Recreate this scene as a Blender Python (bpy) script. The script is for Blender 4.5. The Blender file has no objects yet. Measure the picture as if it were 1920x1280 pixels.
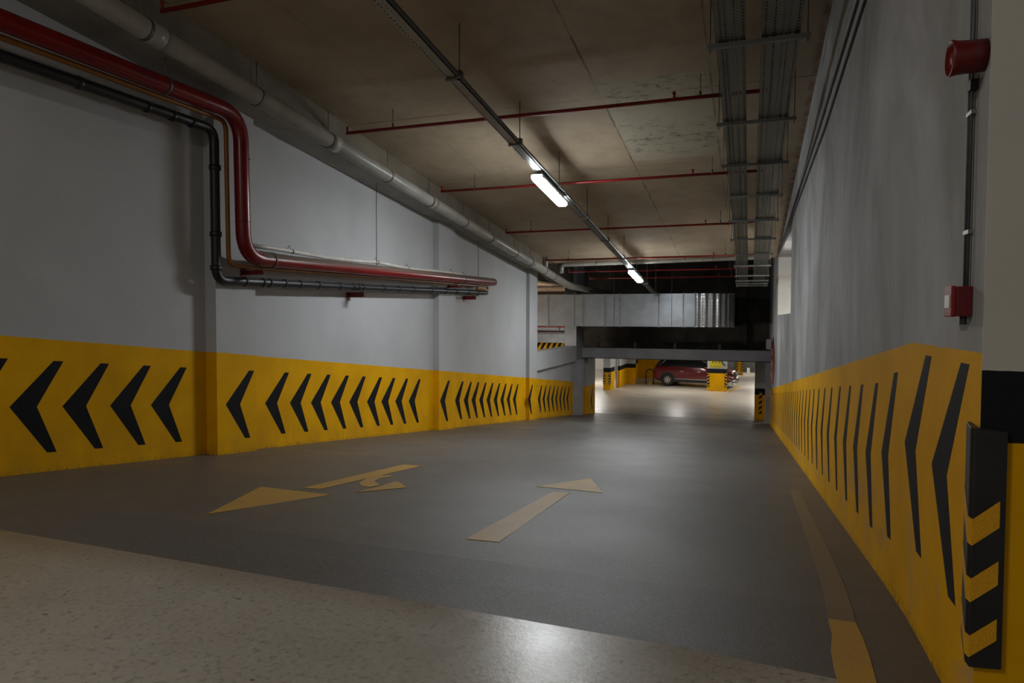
import bpy, bmesh, math, random
from mathutils import Vector, Matrix
random.seed(7)
COL = bpy.context.scene.collection
E0 = 1.25                       # eye height above the upper landing
T = 0.1091                      # slope of the ramp
PI = math.pi
def fz(y): return min(0.0, max(0.35 - T*y, -2.40))      # floor height
def cz(y): return 4.75 - T*y                            # sloping ceiling height
def U(z): return z + E0

# ------------------------------------------------------------------ nodes
class NT:
    def __init__(s, name, rough=.6, metal=0.0):
        s.m = bpy.data.materials.new(name); s.m.use_nodes = True
        s.n = s.m.node_tree.nodes; s.l = s.m.node_tree.links
        s.b = s.n['Principled BSDF']; s.out = s.n['Material Output']
        s.b.inputs['Roughness'].default_value = rough; s.b.inputs['Metallic'].default_value = metal
    def put(s, sock, v):
        if isinstance(v, (int, float)): sock.default_value = v
        elif isinstance(v, tuple): sock.default_value = (*v, 1) if len(v) == 3 else v
        else: s.l.new(v, sock)
    def math(s, op, a, b=0.0, c=0.0, clamp=False):
        n = s.n.new('ShaderNodeMath'); n.operation = op; n.use_clamp = clamp
        s.put(n.inputs[0], a); s.put(n.inputs[1], b); s.put(n.inputs[2], c); return n.outputs[0]
    def pos(s):
        if not hasattr(s, '_p'):
            g = s.n.new('ShaderNodeNewGeometry'); x = s.n.new('ShaderNodeSeparateXYZ')
            s.l.new(g.outputs['Position'], x.inputs[0]); s._p = (g.outputs['Position'], x.outputs[0], x.outputs[1], x.outputs[2]); s._g = g
        return s._p
    def scaled(s, v):
        n = s.n.new('ShaderNodeVectorMath'); n.operation = 'MULTIPLY'; s.l.new(s.pos()[0], n.inputs[0]); n.inputs[1].default_value = v; return n.outputs[0]
    def noise(s, scale, detail=3, rough=.55, vec=None, dist=0):
        n = s.n.new('ShaderNodeTexNoise'); n.inputs['Scale'].default_value = scale; n.inputs['Detail'].default_value = detail
        n.inputs['Roughness'].default_value = rough; n.inputs['Distortion'].default_value = dist
        s.l.new(vec if vec is not None else s.pos()[0], n.inputs['Vector']); return n.outputs['Fac']
    def voro(s, scale, vec=None, out='Distance'):
        n = s.n.new('ShaderNodeTexVoronoi'); n.inputs['Scale'].default_value = scale
        s.l.new(vec if vec is not None else s.pos()[0], n.inputs['Vector']); return n.outputs[out]
    def ramp(s, f, lo, hi, a=0.0, b=1.0):
        n = s.n.new('ShaderNodeMapRange'); s.put(n.inputs[0], f); n.inputs[1].default_value = lo; n.inputs[2].default_value = hi
        n.inputs[3].default_value = a; n.inputs[4].default_value = b; n.clamp = True; return n.outputs[0]
    def mix(s, f, a, b, mode='MIX'):
        n = s.n.new('ShaderNodeMix'); n.data_type = 'RGBA'; n.blend_type = mode
        s.put(n.inputs[0], f); s.put(n.inputs[6], a); s.put(n.inputs[7], b); return n.outputs[2]
    def color(s, c): s.put(s.b.inputs['Base Color'], c)
    def bump(s, h, st=.3, d=.01):
        n = s.n.new('ShaderNodeBump'); n.inputs['Strength'].default_value = st; n.inputs['Distance'].default_value = d
        s.l.new(h, n.inputs['Height']); s.l.new(n.outputs[0], s.b.inputs['Normal'])

def plain(name, c, rough=.5, metal=0.0, var=.12, scale=6, spec=None):
    t = NT(name, rough, metal)
    d = tuple(x*(1-var) for x in c); l = tuple(min(1, x*(1+var)) for x in c)
    t.color(t.mix(t.ramp(t.noise(scale, 4), .35, .65), d, l))
    if spec is not None: t.b.inputs['Specular IOR Level'].default_value = spec
    return t.m

YEL = (.78, .395, .0); BLK = (.012, .013, .015)
def wall_paint(name, base, floor='ramp', yel=1.15, black=None, stain=.25, streak=False, yc=YEL, dust=0.0):
    t = NT(name, .7); P, x, y, z = t.pos(); t.b.inputs['Specular IOR Level'].default_value = .12
    if floor == 'ramp':
        f = t.math('MINIMUM', t.math('MULTIPLY_ADD', y, -T, .35), 0.0)
    else: f = floor
    h = t.math('SUBTRACT', z, f)
    hw = t.math('ADD', h, t.math('MULTIPLY', t.math('SUBTRACT', t.noise(9, 2), .5), .012))
    big = t.ramp(t.noise(.9, 5, .6), .35, .7)
    dk = tuple(c*(1-stain) for c in base)
    g = t.mix(big, base, dk)
    if streak:
        s = t.ramp(t.noise(1.0, 6, .62, t.scaled((1, .75, .4)), 1.0), .40, .62)
        g = t.mix(t.math('MULTIPLY', s, .8), g, (base[0]*.48, base[1]*.46, base[2]*.40))
        s2 = t.ramp(t.noise(1.0, 5, .6, t.scaled((1, .8, .55)), .6), .52, .74)
        g = t.mix(t.math('MULTIPLY', s2, .4), g, (base[0]*1.25, base[1]*1.25, base[2]*1.25))
    spots = t.ramp(t.voro(2.3), .0, .02, 1, 0)
    g = t.mix(t.math('MULTIPLY', spots, .5), g, (.08, .08, .08))
    yv = t.mix(t.ramp(t.noise(1.6, 5), .35, .7), yc, tuple(c*.8 for c in yc))
    low = t.math('MULTIPLY', t.ramp(h, .0, .55, 1, 0), t.ramp(t.noise(4, 6, .65, t.scaled((1, 1, .5))), .4, .62))
    if streak: low = t.math('MULTIPLY', t.ramp(t.math('ABSOLUTE', t.math('SUBTRACT', h, .26)), .08, .30, 1, 0), t.ramp(t.noise(2.2, 7, .68, t.scaled((1, 1, .7)), .8), .47, .62))
    yv = t.mix(t.math('MULTIPLY', low, .6 if streak else .3), yv, (.34, .27, .19) if streak else (.30, .18, .04))
    foot = t.math('MULTIPLY', t.ramp(h, .0, .05, 1, 0), t.ramp(t.noise(22, 5, .7), .45, .7))
    yv = t.mix(t.math('MULTIPLY', foot, .7), yv, (.07, .05, .03))
    c = g
    if black: c = t.mix(t.math('LESS_THAN', hw, black), c, BLK)
    c = t.mix(t.math('LESS_THAN', hw, yel), c, yv)
    t.color(c); t.bump(t.noise(30, 4), .12, .01)
    return t.m

M = {}
M['wall_l'] = wall_paint('painted_wall_left', (.48, .488, .50), stain=.12)
M['wall_r'] = wall_paint('painted_wall_right', (.45, .458, .468), streak=True, stain=.25)
M['wall_end'] = wall_paint('painted_column_beige', (.56, .54, .49), floor=0.0, yel=.89, black=1.10, stain=.12)
M['low_wall'] = wall_paint('painted_lower_walls', (.42, .43, .42), floor=-2.40, yel=.90, black=1.13, stain=.1, yc=(.74, .37, .0))
M['low_yel'] = wall_paint('painted_lower_yellow', (.42, .43, .42), floor=-2.40, yel=1.15, stain=.1)
M['gal_yel'] = plain('yellow_paint', YEL, .6)
M['black_paint'] = plain('black_paint', (.009, .010, .012), .6, var=.2, spec=.12)
M['gray_beam'] = plain('grey_painted_concrete', (.27, .28, .30), .65, scale=2)
M['gray_mid'] = plain('grey_paint_mid', (.36, .37, .39), .65, scale=2)
M['white_rev'] = plain('white_plaster', (.85, .84, .80), .7, var=.04, scale=3)
M['beam_brown'] = plain('raw_concrete_beam', (.15, .125, .09), .8, var=.2, scale=2.5)
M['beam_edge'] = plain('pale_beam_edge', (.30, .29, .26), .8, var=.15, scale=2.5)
M['void'] = plain('dark_void_wall', (.075, .07, .062), .85, var=.3, scale=2)  # one dark base colour for the void slabs and far walls
M['tan'] = plain('warm_ceiling_paint', (.62, .47, .36), .8, var=.05)

def ceiling_mat():
    t = NT('board_marked_concrete', .8); P, x, y, z = t.pos()
    c = t.mix(t.ramp(t.noise(.7, 6, .6), .3, .7), (.27, .205, .13), (.40, .325, .225))
    c = t.mix(t.math('MULTIPLY', t.ramp(t.noise(3, 6, .7), .5, .75), .5), c, (.20, .155, .10))
    # greyer patched formwork panel
    def band(v, a, b, w=.02):
        return t.math('MULTIPLY', t.ramp(v, a-w, a+w), t.ramp(v, b-w, b+w, 1, 0))
    wx = t.math('ADD', x, t.math('MULTIPLY', t.math('SUBTRACT', t.noise(3, 3), .5), .12))
    patch = t.math('MULTIPLY', band(wx, -1.70, -.48), band(y, 7.62, 10.3))
    c = t.mix(t.math('MULTIPLY', patch, .55), c, (.36, .345, .26))
    scr = t.ramp(t.noise(1.0, 8, .75, t.scaled((5.5, 10, 1)), .7), .52, .64)
    edge = t.math('ADD', t.math('ADD', band(y, 7.6, 8.3, .2), band(y, 9.0, 10.0, .35)), .18)
    c = t.mix(t.math('MULTIPLY', t.math('MULTIPLY', scr, patch), t.math('MULTIPLY', edge, .9), clamp=True), c, (.085, .085, .062))
    # panel joints
    def line(v, at, w): return t.ramp(t.math('ABSOLUTE', t.math('SUBTRACT', v, at)), w*.4, w, 1, 0)
    wob = t.math('MULTIPLY', t.math('SUBTRACT', t.noise(6, 3), .5), .03)
    yw = t.math('ADD', y, wob); xw = t.math('ADD', x, wob)
    m = line(xw, -1.72, .018)
    for at in (-.45,): m = t.math('MAXIMUM', m, t.math('MULTIPLY', line(xw, at, .015), .7))
    for at in (5.0, 10.55, 17.2): m = t.math('MAXIMUM', m, t.math('MULTIPLY', line(yw, at, .018), .6))
    m = t.math('MAXIMUM', m, t.math('MULTIPLY', line(yw, 8.02, .02), .8))
    for at in (-4.2,): m = t.math('MAXIMUM', m, t.math('MULTIPLY', line(xw, at, .014), .35))
    m = t.math('MULTIPLY', m, t.ramp(t.noise(1.7, 4), .4, .62, .08, .8))
    c = t.mix(m, c, (.045, .035, .025))
    # pock marks
    v = t.voro(4.5, t.scaled((1.5, 1, 1))); sel = t.math('GREATER_THAN', t.noise(2.1, 2), .5)
    c = t.mix(t.math('MULTIPLY', t.math('MULTIPLY', t.ramp(v, .03, .055, 1, 0), sel), .75), c, (.04, .03, .02))
    # rusty red seam against the right wall
    rs = t.math('MULTIPLY', t.ramp(x, .56, .60), t.ramp(t.noise(5, 4), .4, .55))
    c = t.mix(t.math('MULTIPLY', rs, .7), c, (.20, .07, .045))
    t.color(c); t.bump(t.noise(14, 6, .7), .25, .01)
    return t.m
M['ceiling'] = ceiling_mat()

def asphalt():
    t = NT('worn_asphalt', .5); P, x, y, z = t.pos()
    c = t.mix(t.ramp(t.noise(.5, 5, .6), .3, .7), (.078, .073, .065), (.108, .102, .092))
    c = t.mix(t.math('MULTIPLY', t.ramp(t.noise(110, 3, .75), .48, .66), .6), c, (.21, .20, .185))
    c = t.mix(t.math('MULTIPLY', t.ramp(t.noise(90, 2, .6), .52, .66), .55), c, (.04, .04, .038))
    wl = t.ramp(t.math('ADD', x, t.math('MULTIPLY', t.noise(1.2, 3), .3)), -5.55, -5.1, 1, 0)
    c = t.mix(t.math('MULTIPLY', wl, .35), c, (.12, .085, .045))
    wr = t.ramp(x, -.1, .5)
    c = t.mix(t.math('MULTIPLY', wr, .45), c, (.105, .083, .06))
    v = t.voro(1.9, t.scaled((1, 1.9, 1)))
    c = t.mix(t.math('MULTIPLY', t.ramp(v, .012, .03, 1, 0), .8), c, (.012, .012, .012))
    t.color(c)
    t.put(t.b.inputs['Roughness'], t.ramp(t.noise(.8, 4), .3, .7, .35, .48))
    h = t.math('ADD', t.math('MULTIPLY', t.noise(260, 2, .7), .9), t.math('MULTIPLY', t.noise(90, 3, .6), .4)); t.bump(h, .55, .004)
    return t.m
M['asphalt'] = asphalt()
def conc():
    t = NT('speckled_concrete_slab', .4); P, x, y, z = t.pos()
    c = t.mix(t.ramp(t.noise(1.3, 5, .6), .3, .7), (.275, .245, .20), (.37, .345, .295))
    c = t.mix(t.math('MULTIPLY', t.ramp(t.noise(60, 4, .7), .45, .7), .4), c, (.50, .46, .39))
    c = t.mix(t.math('MULTIPLY', t.ramp(t.noise(34, 3, .6), .53, .68), .6), c, (.14, .12, .09))
    e = t.math('MULTIPLY', t.ramp(y, 2.38, 2.6), t.ramp(x, .3, -.4)); c = t.mix(t.math('MULTIPLY', e, .5), c, (.17, .12, .065))
    v = t.voro(7, t.scaled((1, 1.5, 1))); sel = t.math('GREATER_THAN', t.noise(3, 2), .47)
    c = t.mix(t.math('MULTIPLY', t.math('MULTIPLY', t.ramp(v, .05, .09, 1, 0), sel), .8), c, (.03, .028, .025))
    l = t.ramp(x, -2.6, -3.6); c = t.mix(t.math('MULTIPLY', l, .3), c, (.16, .12, .05))
    t.color(c); t.put(t.b.inputs['Roughness'], t.ramp(t.noise(2.2, 5), .3, .7, .21, .36)); t.bump(t.noise(45, 5, .7), .22, .005)
    return t.m
M['concrete'] = conc()
def lowfloor():
    t = NT('polished_lower_floor', .2); P, x, y, z = t.pos()
    c = t.mix(t.ramp(t.noise(.45, 5, .6), .3, .7), (.48, .42, .34), (.62, .57, .49))
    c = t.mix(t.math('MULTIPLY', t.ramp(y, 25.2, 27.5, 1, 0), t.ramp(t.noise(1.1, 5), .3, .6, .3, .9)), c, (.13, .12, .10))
    sc = t.ramp(t.noise(1, 6, .6, t.scaled((.4, 2.2, 1)), 1), .55, .72); c = t.mix(t.math('MULTIPLY', sc, .35), c, (.25, .21, .16))
    t.color(c); t.put(t.b.inputs['Roughness'], t.ramp(t.noise(1.2, 4), .3, .7, .29, .36)); return t.m
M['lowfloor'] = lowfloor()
def road_paint(name, c1, wear=.35):
    t = NT(name, .5); c = t.mix(t.ramp(t.noise(95, 5, .75), .56, .68), c1, (.13, .12, .09))
    w = t.ramp(t.noise(3, 4), .3, .75, 0, 1); c = t.mix(t.math('MULTIPLY', w, wear), c, (.16, .135, .085)); t.color(c); t.bump(t.noise(110, 3), .3, .003); return t.m
M['road_yel'] = road_paint('road_paint_yellow', (.50, .285, .035), .3)
M['road_pale'] = road_paint('road_paint_pale', (.46, .29, .085), .3)
M['road_faint'] = road_paint('road_paint_faint', (.19, .13, .06), .6)
M['low_yel_line'] = plain('lower_floor_line', (.62, .36, .06), .4)

def red_pipe():
    t = NT('red_pipe_paint', .28); t.pos()
    s = t.n.new('ShaderNodeSeparateXYZ'); t.l.new(t._g.outputs['Normal'], s.inputs[0])
    straight = t.math('MULTIPLY', t.math('GREATER_THAN', t.pos()[2], 6.35), t.ramp(s.outputs[2], .12, .3))
    c = t.mix(t.ramp(t.noise(5, 3), .3, .7), (.13, .002, .003), (.19, .0035, .0035))
    t.color(t.mix(t.math('MULTIPLY', straight, .9), c, (.13, .098, .07)))
    t.put(t.b.inputs['Roughness'], t.math('MULTIPLY_ADD', straight, .5, .28)); return t.m
M['red_pipe'] = red_pipe()
M['red_paint'] = plain('red_enamel', (.22, .005, .004), .45)
M['siren_red'] = plain('siren_red', (.12, .004, .004), .4)
M['red_dark'] = plain('dark_red_steel', (.13, .006, .008), .5)
M['pvc'] = plain('grey_pvc', (.34, .33, .29), .32, scale=3)
M['black_pipe'] = plain('black_rubber_pipe', (.010, .011, .014), .42)
M['amber'] = plain('amber_gas_pipe', (.27, .10, .004), .4)
M['conduit'] = plain('pale_conduit', (.62, .60, .54), .4)
M['dark_conduit'] = plain('dark_grey_conduit', (.075, .08, .085), .45)
M['steel'] = plain('dull_steel', (.32, .32, .31), .42, .75)
M['bar_steel'] = plain('weathered_bar_steel', (.16, .165, .155), .55, .5)
M['rod'] = plain('threaded_rod', (.13, .12, .11), .5, .6)
M['galv'] = plain('galvanised_duct', (.43, .465, .50), .33, .85, var=.08, scale=4)
def ribbed():
    t = NT('ribbed_galvanised', .2, .95); P, x, y, z = t.pos()
    t.color(t.mix(t.ramp(t.noise(4, 3), .3, .7), (.50, .53, .55), (.66, .68, .70)))
    w = t.math('FRACT', t.math('MULTIPLY', z, 9.5)); h = t.ramp(t.math('ABSOLUTE', t.math('SUBTRACT', w, .5)), 0, .1); t.bump(h, .22, .008); return t.m
M['ribbed'] = ribbed()
M['lamp_body'] = plain('lamp_housing', (.5, .5, .5), .4)
def perf(name, c, px_, py_, r, x0=0.0, use='x'):
    t = NT(name, .42, .8); P, x, y, z = t.pos()
    t.color(t.mix(t.ramp(t.noise(6, 3), .3, .7), tuple(a*.8 for a in c), c))
    u = t.math('SUBTRACT', t.math('FRACT', t.math('DIVIDE', t.math('SUBTRACT', x if use == 'x' else z, x0), px_)), .5)
    if use != 'x': u = t.math('SUBTRACT', t.math('FRACT', t.math('DIVIDE', t.math('SUBTRACT', t.math('MULTIPLY_ADD', y, T, z), x0), px_)), .5)
    v = t.math('SUBTRACT', t.math('FRACT', t.math('DIVIDE', y, py_)), .5)
    d = t.math('SQRT', t.math('ADD', t.math('POWER', t.math('MULTIPLY', u, px_), 2), t.math('POWER', t.math('MULTIPLY', v, py_*.62), 2)))
    hole = t.math('LESS_THAN', d, r)
    tr = t.n.new('ShaderNodeBsdfTransparent'); mx = t.n.new('ShaderNodeMixShader')
    t.l.new(hole, mx.inputs[0]); t.l.new(t.b.outputs[0], mx.inputs[1]); t.l.new(tr.outputs[0], mx.inputs[2]); t.l.new(mx.outputs[0], t.out.inputs[0])
    return t.m
M['perf'] = perf('perforated_tray_steel', (.17, .175, .155), .034, .046, .0085, -.31)
M['perf2'] = perf('perforated_channel_steel', (.26, .265, .24), .05, .05, .008, -2.78)
def emis(name, col, st):
    t = NT(name, .4); t.color((.9, .9, .9)); t.b.inputs['Emission Color'].default_value = (*col, 1); t.b.inputs['Emission Strength'].default_value = st; return t.m
LAMP = 150
M['lamp'] = emis('lit_diffuser', (.93, .97, 1.0), LAMP)
M['lamp_far'] = emis('lit_diffuser_lower', (1.0, .97, .91), 170)
M['lamp_well_fill'] = emis('fill_diffuser_well', (1.0, .95, .88), 85)  # unseen lamp, added to brighten the reveal of the high opening
M['lamp_low'] = emis('lit_diffuser_lower_dim', (1.0, .96, .89), 95)
M['lamp_gal_fill'] = emis('fill_diffuser_gallery', (1.0, .9, .76), 420)  # unseen lamp, added so its bounce brightens the tan gallery ceiling
M['lamp_rear_fill'] = emis('fill_diffuser_landing', (1.0, .97, .91), 130)  # unseen fill lamp, added behind the viewer for landing and near right wall
M['car_red'] = plain('car_paint_red', (.13, .0015, .004), .28, .02, var=.03)
M['car_red'].node_tree.nodes['Principled BSDF'].inputs['Coat Weight'].default_value = .35
M['glass'] = plain('dark_glass', (.012, .014, .016), .05, spec=.8)
M['tyre'] = plain('tyre_rubber', (.012, .012, .012), .75)
M['plastic'] = plain('black_plastic', (.016, .017, .018), .5)
M['chrome'] = plain('bright_chrome', (.75, .76, .78), .18, 1.0, var=.03)
M['white'] = plain('white_enamel', (.75, .75, .72), .45, var=.04)
M['sign_yel'] = plain('yellow_sign_sheet', (.55, .44, .02), .5)
M['rubber'] = plain('black_rubber', (.012, .013, .013), .42, var=.25)
M['banner_txt'] = plain('faded_lettering', (.55, .32, .26), .6)
def reflective():
    t = NT('honeycomb_reflective', .35); c = t.mix(t.ramp(t.voro(210), .25, .5), (.80, .42, .01), (.64, .31, .006)); t.color(c); return t.m
M['refl'] = reflective()

# ------------------------------------------------------------------ mesh builder
class MB:
    def __init__(s): s.v = []; s.f = []; s.mi = []; s.sm = []
    def add(s, vs, fs, mi=0, sm=False):
        o = len(s.v); s.v += [tuple(v) for v in vs]
        for f in fs: s.f.append([i+o for i in f]); s.mi.append(mi); s.sm.append(sm)
    def box(s, x0, x1, y0, y1, z0, z1, mi=0, slope=0.0):
        g = lambda y: -slope*y
        vs = [(x0,y0,z0+g(y0)),(x1,y0,z0+g(y0)),(x1,y1,z0+g(y1)),(x0,y1,z0+g(y1)),(x0,y0,z1+g(y0)),(x1,y0,z1+g(y0)),(x1,y1,z1+g(y1)),(x0,y1,z1+g(y1))]
        s.add(vs, [(0,3,2,1),(4,5,6,7),(0,1,5,4),(1,2,6,5),(2,3,7,6),(3,0,4,7)], mi)
        return s
    def prism(s, pts, axis, a, b, mi=0):
        """pts: polygon in the other two axes; extruded a..b along axis (a/b may be functions of the point)"""
        n = len(pts); A = a if callable(a) else (lambda p: a); B = b if callable(b) else (lambda p: b)
        def mk(p, t):
            return (t, p[0], p[1]) if axis == 'x' else (p[0], t, p[1]) if axis == 'y' else (p[0], p[1], t)
        vs = [mk(p, A(p)) for p in pts] + [mk(p, B(p)) for p in pts]
        fs = [tuple(range(n))[::-1], tuple(range(n, 2*n))] + [(i, (i+1) % n, (i+1) % n+n, i+n) for i in range(n)]
        s.add(vs, fs, mi); return s
    def tube(s, pts, r, seg=12, mi=0, caps=True):
        pts = [Vector(p) for p in pts]; n = len(pts); vs = []; fs = []
        rr = r if isinstance(r, (list, tuple)) else [r]*n
        d0 = (pts[1]-pts[0]).normalized(); up = Vector((0,0,1)) if abs(d0.z) < .9 else Vector((1,0,0))
        u = d0.cross(up).normalized(); prev = d0
        for i, p in enumerate(pts):
            d = (pts[min(i+1, n-1)] - pts[max(i-1, 0)]).normalized()
            q = prev.rotation_difference(d); u = q @ u; u = (u - d*u.dot(d)).normalized(); w = d.cross(u); prev = d
            for k in range(seg):
                a = 2*PI*k/seg; vs.append(p + (u*math.cos(a) + w*math.sin(a))*rr[i])
        for i in range(n-1):
            for k in range(seg): fs.append((i*seg+k, i*seg+(k+1) % seg, (i+1)*seg+(k+1) % seg, (i+1)*seg+k))
        s.add(vs, fs, mi, True)
        if caps:
            o = len(s.v)-len(vs)
            s.f.append([o+k for k in range(seg)][::-1]); s.mi.append(mi); s.sm.append(False)
            s.f.append([o+(n-1)*seg+k for k in range(seg)]); s.mi.append(mi); s.sm.append(False)
        return s
    def lathe(s, prof, c, axis='x', seg=28, mi=0):
        vs = []; fs = []; n = len(prof)
        for r, t in prof:
            for k in range(seg):
                a = 2*PI*k/seg; p, q = r*math.cos(a), r*math.sin(a)
                v = (t, p, q) if axis == 'x' else (p, t, q) if axis == 'y' else (p, q, t)
                vs.append(Vector(c) + Vector(v))
        for i in range(n-1):
            for k in range(seg): fs.append((i*seg+k, i*seg+(k+1) % seg, (i+1)*seg+(k+1) % seg, (i+1)*seg+k))
        s.add(vs, fs, mi, True); return s
    def build(s, name, mats, parent=None, recalc=True, bevel=0):
        me = bpy.data.meshes.new(name)
        vs = [Vector(v) for v in s.v]
        if parent is None:
            xs = [v.x for v in vs]; ys = [v.y for v in vs]; zs = [v.z for v in vs]
            loc = Vector(((min(xs)+max(xs))/2, (min(ys)+max(ys))/2, min(zs))); off = loc
        else:
            loc = Vector((0,0,0)); off = wloc(parent)
        me.from_pydata([v-off for v in vs], [], s.f)
        for m in (mats if isinstance(mats, (list, tuple)) else [mats]): me.materials.append(m)
        for p, mi, sm in zip(me.polygons, s.mi, s.sm): p.material_index = mi; p.use_smooth = sm
        if recalc:
            bm = bmesh.new(); bm.from_mesh(me); bmesh.ops.recalc_face_normals(bm, faces=bm.faces); bm.to_mesh(me); bm.free()
        o = bpy.data.objects.new(name, me); COL.objects.link(o); o.location = loc; o.parent = parent
        if bevel:
            b = o.modifiers.new('bevel', 'BEVEL'); b.width = bevel; b.segments = 2; b.limit_method = 'ANGLE'
        return o
def wloc(o):
    v = Vector((0,0,0))
    while o is not None: v += Vector(o.location); o = o.parent
    return v
def tag(o, label, cat, group=None):
    o['label'] = label; o['category'] = cat
    if group: o['group'] = group
    return o
def thing(name, loc, label, cat, group=None):
    o = bpy.data.objects.new(name, None); COL.objects.link(o); o.location = loc; o.empty_display_size = .2
    return tag(o, label, cat, group)
def struct(o, label=None):
    o['kind'] = 'structure'
    if label: o['label'] = label
    return o
def kids(o): return [c for c in bpy.data.objects if c.parent == o]
def dup(o, loc, label=None, parent=None):
    r = o.copy(); COL.objects.link(r); r.location = loc
    if label: r['label'] = label
    if parent is not None: r.parent = parent
    for ch in kids(o):
        c = ch.copy(); COL.objects.link(c); c.parent = r
        for g in kids(ch):
            d = g.copy(); COL.objects.link(d); d.parent = c
    return r
def bend(pts, r, n=6):
    """round the corners of a polyline"""
    pts = [Vector(p) for p in pts]; out = [pts[0]]
    for i in range(1, len(pts)-1):
        a, b, c = pts[i-1], pts[i], pts[i+1]; da = (a-b).normalized(); dc = (c-b).normalized()
        rr = min(r, (a-b).length*.49, (c-b).length*.49); p0 = b+da*rr; p1 = b+dc*rr
        for k in range(n+1):
            t = k/n; out.append(p0*(1-t)**2 + b*2*t*(1-t) + p1*t*t)
    out.append(pts[-1]); return out

XL, XR = -5.73, .64            # the two side walls of the ramp
YE = 23.3                      # portal at the foot of the ramp

# ------------------------------------------------------------------ floors
b = MB(); b.prism([(-8, -9), (6, -9), (6, 2.50), (XR+.02, 2.50), (-.2, 2.58), (-2, 2.62), (-4, 2.66), (-5.68, 2.70), (-8, 2.70)], 'z', -.25, 0)
struct(b.build('floor', M['concrete']))
b = MB(); ys = [2.50, 2.58, 2.62, 2.66, 3.2, 3.21]
prof = [(2.40, -.001), (2.9, -.004), (3.2, -.012), (3.6, fz(3.6)-.004)] + [(y, fz(y)) for y in (4, 10, 20, 24.5)] + [(25.0, -2.385), (25.3, -2.402)]
top = [(XL, y, z) for y, z in prof] + [(XR, y, z) for y, z in prof]; n = len(prof)
low = [(x, y, z-.25) for x, y, z in top]
b.add(top+low, [(i, i+1, n+i+1, n+i) for i in range(n-1)] + [(2*n+i, 3*n+i, 3*n+i+1, 2*n+i+1) for i in range(n-1)]
      + [(i, 2*n+i, 2*n+i+1, i+1) for i in range(n-1)] + [(n+i, n+i+1, 3*n+i+1, 3*n+i) for i in range(n-1)] + [(0, n, 3*n, 2*n), (n-1, 3*n-1, 4*n-1, 2*n-1)])
ramp = struct(b.build('ramp_floor', M['asphalt']), 'dark asphalt ramp running down between the two chevron walls')
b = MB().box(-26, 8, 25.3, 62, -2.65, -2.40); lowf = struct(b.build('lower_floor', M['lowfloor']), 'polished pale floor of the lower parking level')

def rz(y):
    for (y0, z0), (y1, z1) in zip(prof, prof[1:]):
        if y0 <= y <= y1: return z0+(z1-z0)*(y-y0)/(y1-y0)
    return 0
def decal(name, polys, mat, label, parent, zf, lift=.004):
    b = MB()
    for p in polys: b.prism(p, 'z', lambda q: zf(q[1])+.0005, lambda q: zf(q[1])+lift)
    o = b.build(name, mat, parent); o['label'] = label; return o
decal('arrow_head', [[(-3.29,3.39),(-3.72,4.41),(-3.04,4.39)]], M['road_yel'], 'yellow arrowhead pointing towards the viewer', ramp, rz)
decal('arrow_shaft', [[(-3.42,4.55),(-3.27,4.58),(-3.31,6.43),(-3.53,6.44)]], M['road_yel'], 'long yellow arrow shaft beside the left turn arrow', ramp, rz)
decal('turn_arrow', [[(-2.95,4.6),(-2.73,5.03),(-2.9,5.24),(-2.99,5.3),(-2.95,4.98)], [(-3.0,4.88),(-2.98,5.02),(-3.07,5.12),(-3.1,4.91)], [(-3.1,4.91),(-3.07,5.12),(-3.14,5.19),(-3.21,5.06)], [(-3.21,5.06),(-3.14,5.19),(-3.2,5.38),(-3.3,5.35)], [(-3.3,5.35),(-3.2,5.38),(-3.16,5.52),(-3.21,5.61),(-3.31,5.57)]], M['road_yel'], 'small curved yellow turn arrow', ramp, rz)
decal('arrow_head', [[(-1.80,5.75),(-1.49,6.59),(-1.19,5.73)]], M['road_pale'], 'pale yellow arrowhead pointing down the ramp', ramp, rz)
decal('arrow_shaft', [[(-1.545,3.56),(-1.345,3.58),(-1.44,5.56),(-1.585,5.54)]], M['road_pale'], 'pale yellow shaft of the straight arrow', ramp, rz)
lp = [(2.42,.305,.42),(2.6,.300,.43),(2.75,.305,.435),(2.9,.325,.435),(3.05,.325,.43)]
decal('edge_line', [[(a[1],a[0]),(a[2],a[0]),(c[2],c[0]),(c[1],c[0])] for a, c in zip(lp, lp[1:])], M['road_yel'], 'worn yellow edge line by the right wall', ramp, rz)
lp = [(3.05,.325,.43),(3.2,.332,.437),(3.6,.345,.45),(4.0,.35,.453),(4.8,.36,.46),(7,.38,.47)]
decal('edge_line', [[(a[1],a[0]),(a[2],a[0]),(c[2],c[0]),(c[1],c[0])] for a, c in zip(lp, lp[1:])], M['road_faint'], 'faded end of the edge line', ramp, rz)
decal('edge_line', [[(.30,2.2),(.42,2.2),(.42,2.52),(.305,2.52)]], M['road_yel'], 'yellow edge line running off the asphalt', bpy.data.objects['floor'], lambda y: 0.0, .005)
decal('edge_line', [[(-5.30,2.75),(-5.25,2.75),(-5.38,6.2),(-5.42,6.2)]], M['road_faint'], 'faint edge line by the left wall', ramp, rz)
for i, q in enumerate([((-5.12,32.36),(-4.54,31.87)), ((-3.70,31.07),(-3.11,30.65)), ((-2.55,30.05),(-2.03,29.29)), ((-1.60,28.73),(-1.08,27.73)), ((-.25,27.6),(.08,27.0)), ((-.95,34.6),(-.48,38.2))]):
    (xa, ya), (xb, yb) = q; d = Vector((xb-xa, yb-ya)).normalized(); nrm = Vector((-d.y, d.x))*.07
    decal('lane_dash', [[(xa+nrm.x,ya+nrm.y),(xb+nrm.x,yb+nrm.y),(xb-nrm.x,yb-nrm.y),(xa-nrm.x,ya-nrm.y)]], M['low_yel_line'], 'yellow dash on the pale floor', lowf, lambda y: -2.40)

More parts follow.
